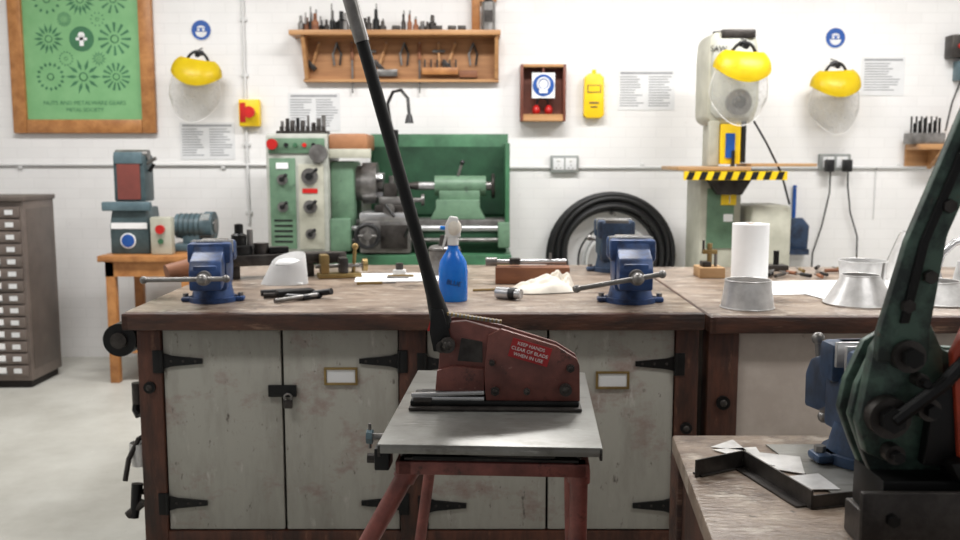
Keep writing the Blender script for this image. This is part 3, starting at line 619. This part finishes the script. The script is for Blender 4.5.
# ---------- visors
def visor(name,loc,rot=(0,0,0),s=1.0):
    b=B()
    def cap(u,v):
        a=pi*(u-.5)*1.1;el=v*1.25
        return (.175*math.sin(a)*math.cos(el*.7),-.15*math.cos(a)*math.cos(el)-.02,-.085*(1-v)*(.3+.7*math.cos(a)**2)+.085*math.sin(el))
    b.grid(cap,28,10,M_yelc,.003)
    def sh(u,v):
        a=pi*(u-.5)*1.0
        bul=1+.18*math.sin(min(1,v*1.3)*pi*.6)
        return(.15*math.sin(a)*bul*(1-.25*max(0,v-.75)*4*.5),-.13*math.cos(a)-.02,-.03-.29*v*(1-.28*math.sin(a)**2)-.03*math.cos(a))
    b.grid(sh,28,12,M_clear,.0012)
    pts=[sh(1,v/8) for v in range(0,9)]+[sh(1-u/24,1) for u in range(1,25)]+[sh(0,1-v/8) for v in range(1,9)]
    b.tube(pts,.0025,M_white,seg=6)
    b.ring((0,-.01,.0),.085,.011,M_blkp,'z',sc=(1,1.0));b.tube([(.085*math.cos(t),-.01,.0+.13*math.sin(t)) for t in [i*pi/14 for i in range(15)]],.010,M_blkp)
    b.box((0,.03,.115),(.05,.04,.035),M_blkp,bev=.008);b.cyl((0,.0,.11),(0,-.05,.11),.018,M_blkp)
    b.cyl((0,.1,.14),(0,-.02,.14),.006,M_steel,seg=8)
    for sx in(-1,1):b.cyl((sx*.14,-.02,.0),(sx*.165,-.02,.0),.02,M_blkp)
    return b.fin(name,loc=loc,rot=rot,scale=s)
visor('face_shield',(-2.03,6.83,2.13),(.22,.16,.1),1.02)
visor('face_shield',(2.55,6.83,2.05),(.22,-.05,0),1.02)
visor('face_shield',(1.65,6.0,2.09),(.22,.06,0),1.04)
def disc(name,x,z):
    b=B();b.cyl((x,WY-.001,z),(x,WY-.006,z),.075,M_paper,seg=36);b.cyl((x,WY-.006,z),(x,WY-.008,z),.070,M_sblue,seg=36)
    b.cyl((x,WY-.008,z-.01),(x,WY-.010,z-.01),.042,M_paper,seg=24)
    b.box((x,WY-.011,z+.002),(.084,.003,.028),M_sblue,bev=.001)
    for sx in(-.018,.018):b.cyl((x+sx,WY-.011,z+.002),(x+sx,WY-.014,z+.002),.010,M_paper,seg=14)
    b.fin(name,(x,WY,z))
disc('eye_protection_sign',-2.03,2.425);disc('eye_protection_sign',2.59,2.37)
def sheet(x0,x1,z0,z1,seed=1,two=False):
    random.seed(seed);b=B();b.bb(x0,x1,WY-.004,WY-.001,z0,z1,M_paper)
    cols=2 if two else 1;W=(x1-x0)/cols
    for c in range(cols):
        a=x0+c*W+W*.08;z=z1-.045
        while z>z0+.03:
            w=W*.84*random.uniform(.6,1);b.bb(a,a+w,WY-.0048,WY-.004,z-.008,z,M_ink);z-=.019
    b.bb(x0+.02,x1-.02,WY-.0052,WY-.0048,z1-.03,z1-.015,M_ink)
    return b.fin('safety_notice',((x0+x1)/2,WY,(z0+z1)/2))
sheet(-2.215,-1.81,1.49,1.76,1,True);sheet(-1.41,-1.03,1.70,1.975,2,True);sheet(1.01,1.43,1.85,2.14,3,True);sheet(2.79,3.11,1.955,2.235,4)
b=B();b.bb(-1.76,-1.61,WY-.07,WY,1.73,1.925,M_yel,bev=.008);b.cyl((-1.67,WY-.07,1.83),(-1.67,WY-.11,1.83),.03,M_blkp);b.cyl((-1.67,WY-.11,1.83),(-1.67,WY-.14,1.83),.042,M_redb,seg=24)
b.bb(-1.75,-1.71,WY-.075,WY-.069,1.76,1.9,M_redb)
b.fin('emergency_stop_switch',(-1.68,WY,1.82))
# poster
b=B();x0,x1,z0,z1=-3.42,-2.375,1.68,2.80;W=.10
b.bb(x0+.02,x1-.02,WY-.02,WY-.003,z0+.02,z1-.02,M_green)
b.bb(x0,x0+W,WY-.05,WY-.003,z0,z1,M_oak,bev=.01);b.bb(x1-W,x1,WY-.05,WY-.003,z0,z1,M_oak,bev=.01);b.bb(x0+W,x1-W,WY-.05,WY-.003,z0,z0+W,M_oak,bev=.01);b.bb(x0+W,x1-W,WY-.05,WY-.003,z1-W,z1,M_oak,bev=.01)
cx=(x0+x1)/2
def flower(x,z,r,n,kind):
    for i in range(n):
        a=2*pi*i/n;ca,sa=math.cos(a),math.sin(a)
        if kind==0: pr=[(.35,0),(.6,.10),(1,.0),(.6,-.10)]
        elif kind==1: pr=[(.4,.04),(.95,.09),(.95,-.09),(.4,-.04)]
        else: pr=[(.7,.0),(.85,.11),(1,0),(.85,-.11)]
        b.poly([(x+r*(p*ca-q*sa),z+r*(p*sa+q*ca)) for p,q in pr],WY-.0215,WY-.02,M_green2)
    b.ring((x,WY-.0205,z),r*.22,r*.04,M_green2,'y',seg=16,ts=4)
k=0
for gx,gz,r in((-.24,.0,.11),(.24,.0,.125),(-.24,-.27,.105),(0,-.27,.13),(.24,-.27,.105),(-.24,.28,.105),(0,.28,.115),(.24,.28,.105),(-.12,-.14,.055),(.12,-.14,.055),(-.12,.14,.055),(.12,.14,.055)):
    flower(cx+gx,2.36+gz,r,[14,12,16,10][k%4],k%3);k+=1
b.cyl((cx,WY-.02,2.36),(cx,WY-.022,2.36),.09,M_green2,seg=32);b.box((cx,WY-.023,2.35),(.03,.002,.08),M_sheetp);b.cyl((cx,WY-.022,2.385),(cx,WY-.024,2.385),.025,M_sheetp,seg=16);b.box((cx,WY-.023,2.36),(.08,.002,.02),M_sheetp)
b.text('NUTS AND METALWARE GEARS',.042,(cx,WY-.021,1.90),M_green2)
b.text('METAL SOCIETY',.038,(cx,WY-.021,1.85),M_green2)
b.fin('framed_poster',(cx,WY,2.25))
# tool shelf
b=B();x0,x1=-1.352,.146
b.bb(x0,x1,WY-.22,WY-.002,2.365,2.40,M_pine,bev=.003);b.bb(x0+.07,x1-.01,WY-.02,WY-.002,2.05,2.365,M_pined)
b.poly([(WY-.2,2.365),(WY-.02,2.365),(WY-.02,2.07),(WY-.07,2.07)],x0+.08,x0+.105,M_pine,'yz');b.poly([(WY-.2,2.365),(WY-.02,2.365),(WY-.02,2.07),(WY-.07,2.07)],x1-.04,x1-.015,M_pine,'yz')
b.bb(x0+.07,x1-.01,WY-.06,WY-.02,2.05,2.07,M_pine)
b.bb(-.06,.0,WY-.1,WY-.04,2.40,2.95,M_oak,bev=.004);b.bb(.0,.12,WY-.06,WY-.02,2.62,2.9,M_oak)
b.fin('tool_shelf',(-.6,WY,2.3))
b=B();random.seed(11)
x=-1.28
while x<-.33:
    if not -.66<x<-.55:
        r=random.uniform(.016,.030);h=random.uniform(.06,.15);mm=random.choice([M_blk,M_dsteel,M_dsteel,M_steel,M_block])
        b.lathe([(0,0),(r,0),(r,h*.5),(r*.55,h*.6),(r*.5,h),(0,h)],mm,c=(x,WY-.12+random.uniform(-.05,.05),2.40),seg=14)
        if random.random()<.6:b.cyl((x,WY-.12,2.4+h*.5),(x,WY-.12,2.4+h*1.3),.006,M_steel,seg=8)
    x+=random.uniform(.03,.05)
for x in[-.60,-.30,-.2,-.13]:b.box((x,WY-.12,2.42),(.06,.05,.04),M_dsteel,bev=.004)
b.fin('tool_holders',(-.8,WY-.12,2.4))
b=B();b.cyl((.06,WY-.13,2.40),(.06,WY-.13,2.60),.05,M_steel,seg=24);b.cyl((.06,WY-.13,2.6),(.06,WY-.13,2.63),.045,M_dsteel,r2=.02);b.box((.06,WY-.182,2.5),(.06,.004,.08),M_dsteel);b.fin('metal_canister',(.06,WY-.13,2.4))
b=B();random.seed(5);yy=WY-.035
for i,x in enumerate([-1.17,-1.04,-.93,-.8,-.68,-.55,-.44,-.3,-.18,-.05]):
    k=i%4;zt=2.33
    b.cyl((x,WY-.02,zt),(x,WY-.05,zt),.005,M_steel,seg=6)
    if k==0:b.cyl((x-.05,yy,zt-.15),(x,yy,zt),.012,M_pine,seg=8);b.box((x-.06,yy,zt-.16),(.09,.03,.035),M_dsteel,rot=(0,.8,0),bev=.003)
    elif k==1:b.tube([(x,yy,zt),(x+.03,yy,zt-.08),(x+.02,yy,zt-.16)],.008,M_dsteel);b.tube([(x,yy,zt),(x-.03,yy,zt-.08),(x-.02,yy,zt-.16)],.008,M_steel)
    elif k==2:b.bb(x-.006,x+.006,yy-.004,yy+.004,zt-.36,zt,M_steel);b.cyl((x,yy,zt-.12),(x,yy,zt),.013,M_block,seg=8)
    else:b.box((x,yy,zt-.06),(.09,.02,.02),M_steel,bev=.003);b.cyl((x,yy,zt-.2),(x,yy,zt),.01,M_pine,seg=8)
b.bb(-.42,-.16,WY-.09,WY-.022,2.10,2.15,M_oak,bev=.003);b.bb(-.75,-.6,WY-.06,WY-.022,2.09,2.14,M_steel,bev=.004);b.bb(-.15,-.02,WY-.08,WY-.022,2.08,2.13,M_block,bev=.004)
for i in range(6):b.cyl((-.40+i*.045,WY-.055,2.13),(-.40+i*.045,WY-.055,2.21),.007,M_dsteel,seg=6)
b.fin('hanging_hand_tools',(-.6,WY,2.2))
# wooden box with sign
b=B();x0,x1,z0,z1=.292,.62,1.765,2.17
b.bb(x0,x1,WY-.015,WY-.002,z0,z1,M_box);b.bb(x0,x0+.02,WY-.13,WY-.015,z0,z1,M_box,bev=.002);b.bb(x1-.02,x1,WY-.13,WY-.015,z0,z1,M_box,bev=.002);b.bb(x0+.02,x1-.02,WY-.13,WY-.015,z0,z0+.02,M_pine,bev=.002);b.bb(x0+.02,x1-.02,WY-.13,WY-.015,z1-.02,z1,M_pine,bev=.002)
b.bb(x0+.02,x1-.02,WY-.125,WY-.12,z0+.02,z0+.05,M_pine)
b.bb(.375,.54,WY-.125,WY-.115,1.93,2.11,M_sheetp);b.cyl((.457,WY-.125,2.02),(.457,WY-.128,2.02),.078,M_sblue,seg=32);b.cyl((.457,WY-.128,2.03),(.457,WY-.130,2.03),.03,M_sheetp,seg=20);b.box((.457,WY-.13,1.98),(.06,.004,.03),M_sheetp)
b.bb(.45,.465,WY-.118,WY-.015,1.95,2.15,M_box)
b.ring((.457,WY-.131,2.03),.043,.006,M_sheetp,'y',seg=20,ts=6)
b.sph((.41,WY-.065,1.845),.036,M_redb,(.8,1,1.1));b.sph((.50,WY-.065,1.845),.036,M_redb,(.8,1,1.1));b.tube([(.41,WY-.06,1.87),(.42,WY-.06,1.92),(.455,WY-.06,1.94),(.49,WY-.06,1.92),(.50,WY-.06,1.87)],.008,M_blkp)
b.fin('ear_defender_box',(.456,WY,1.97))
b=B();b.poly([(.755,1.81),(.76,2.08),(.79,2.11),(.87,2.11),(.90,2.08),(.905,1.81),(.88,1.79),(.78,1.79)],WY-.07,WY-.002,M_yel,bev=.006);b.box((.83,WY-.072,2.0),(.10,.004,.055),M_brass);b.box((.83,WY-.074,2.0),(.085,.004,.042),M_yel);b.box((.83,WY-.072,1.90),(.07,.004,.014),M_brass);b.box((.83,WY-.072,1.87),(.05,.004,.01),M_brass);b.box((.83,WY-.04,2.125),(.03,.02,.03),M_yel,bev=.004)
b.fin('yellow_dispenser',(.83,WY,1.95))
def sock(x0,x1,z0,z1):
    b=B();b.bb(x0,x1,WY-.045,WY,z0,z1,M_gmet,bev=.006)
    for k in(.28,.72):
        xm=x0+(x1-x0)*k
        b.bb(xm-.04,xm+.04,WY-.048,WY-.044,z0+.02,z1-.02,M_paper,bev=.001);b.box((xm-.0,WY-.05,z1-.035),(.022,.01,.02),M_white,bev=.002)
        for dx2,dz in((0,-.01),(-.015,-.03),(.015,-.03)):b.box((xm+dx2,WY-.049,(z0+z1)/2+dz),(.006,.003,.008),M_blkp)
    return b
sock(.52,.727,1.395,1.52).fin('wall_socket',(.62,WY,1.45))
b=sock(2.50,2.73,1.41,1.53)
for x,pts in((2.56,[(2.56,WY-.1,1.42),(2.57,WY-.08,1.25),(2.53,WY-.06,1.0),(2.47,WY-.06,.8),(2.46,WY-.06,.02)]),(2.69,[(2.69,WY-.1,1.42),(2.70,WY-.08,1.3),(2.74,WY-.05,1.1),(2.80,WY-.05,.92),(2.82,WY-.05,.02)])):
    b.bb(x-.03,x+.03,WY-.11,WY-.050,1.40,1.49,M_blkp,bev=.008);b.tube(pts,.006,M_blkp)
b.fin('wall_socket',(2.62,WY,1.47))
b=B();b.cyl((2.93,WY-.01,1.05),(2.93,WY-.01,1.42),.004,M_conduit,seg=6);b.cyl((2.93,WY,1.42),(2.93,WY-.03,1.42),.006,M_steel,seg=6);b.fin('hanging_cord',(2.93,WY,1.4))
b=B();b.cyl((2.33,WY-.03,1.30),(2.33,WY-.03,1.0),.014,M_sblue);b.poly([(2.23,.80),(2.21,1.0),(2.27,1.06),(2.39,1.06),(2.44,1.0),(2.43,.80)],WY-.06,WY-.03,M_dblue,bev=.006);b.bb(2.22,2.43,WY-.1,WY-.06,.79,.83,M_dblue);b.cyl((2.33,WY,1.28),(2.33,WY-.05,1.28),.006,M_steel,seg=6);b.fin('dustpan',(2.33,WY,1))
b=B();random.seed(2);cx,cz=.975,.79
for i in range(12):
    R=.345+.0105*i-(.02 if i%2 else 0);b.ring((cx+random.uniform(-.012,.012),WY-.05-.022*(i%4),cz+random.uniform(-.012,.012)),R+.01,.018,M_rub,'y',seg=48)
for i in range(6):b.ring((cx+.03+random.uniform(-.02,.02),WY-.05-.015*i,cz-.05),.27-.014*i,.008,M_conduit if i%3 else M_rub,'y',seg=40,ts=6)
b.cyl((cx,WY-.002,cz+.305),(cx,WY-.18,cz+.305),.012,M_steel)
b.fin('hose_coil',(cx,WY,cz))
b=B();b.bb(3.14,3.75,WY-.25,WY-.002,1.56,1.60,M_pine,bev=.003);b.poly([(WY-.22,1.56),(WY-.02,1.56),(WY-.02,1.42)],3.3,3.33,M_pine,'yz');b.poly([(WY-.22,1.56),(WY-.02,1.56),(WY-.02,1.42)],3.62,3.65,M_pine,'yz')
b.bb(3.14,3.75,WY-.02,WY-.002,1.44,1.56,M_pine);b.fin('wall_shelf',(3.4,WY,1.58))
b=B();b.bb(3.10,3.34,WY-.2,WY-.06,1.601,1.68,M_steel,bev=.004)
for i in range(6):
    b.cyl((3.13+i*.036,WY-.16,1.68),(3.13+i*.036,WY-.16,1.75+.018*(i%3)),.009,M_blk,seg=8);b.cyl((3.13+i*.036,WY-.11,1.68),(3.13+i*.036,WY-.11,1.80),.007,M_dsteel,seg=8)
b.fin('drill_bit_stand',(3.2,WY-.13,1.6))
b=B();b.bb(3.39,3.62,WY-.12,WY,2.22,2.38,M_dsteel,bev=.008);b.bb(3.46,3.62,WY-.1,WY,2.06,2.20,M_tealb,bev=.006);b.tube([(3.5,WY-.05,2.06),(3.45,WY-.04,1.9),(3.42,WY-.03,1.7)],.006,M_blkp);b.cyl((3.45,WY-.12,2.3),(3.45,WY-.135,2.3),.02,M_redb);b.fin('electrical_isolator',(3.5,WY,2.25))

# ---------- camera & lights
cam=bpy.data.cameras.new('camera');co=bpy.data.objects.new('camera',cam);S.collection.objects.link(co)
co.location=(0,0,1.5);co.rotation_euler=(pi/2-math.radians(6.84),0,0);cam.lens=35;cam.sensor_width=36
cam.dof.use_dof=True;cam.dof.focus_distance=2.45;cam.dof.aperture_fstop=3.8
S.camera=co
w=bpy.data.worlds.new('world');S.world=w;w.use_nodes=True
w.node_tree.nodes['Background'].inputs[0].default_value=(.98,.98,1,1);w.node_tree.nodes['Background'].inputs[1].default_value=.30
for i,(x,y,e) in enumerate(((-2,2.0,34),(2,2.0,36),(-2.2,4.9,76),(.3,5.0,86),(2.6,5.0,88))):
    l=bpy.data.lights.new('ceiling_light','AREA');l.shape='RECTANGLE';l.size=1.5;l.size_y=.4;l.energy=e;l.color=(1,.985,.97)
    o=bpy.data.objects.new('ceiling_light',l);S.collection.objects.link(o);o.location=(x,y,3.42)
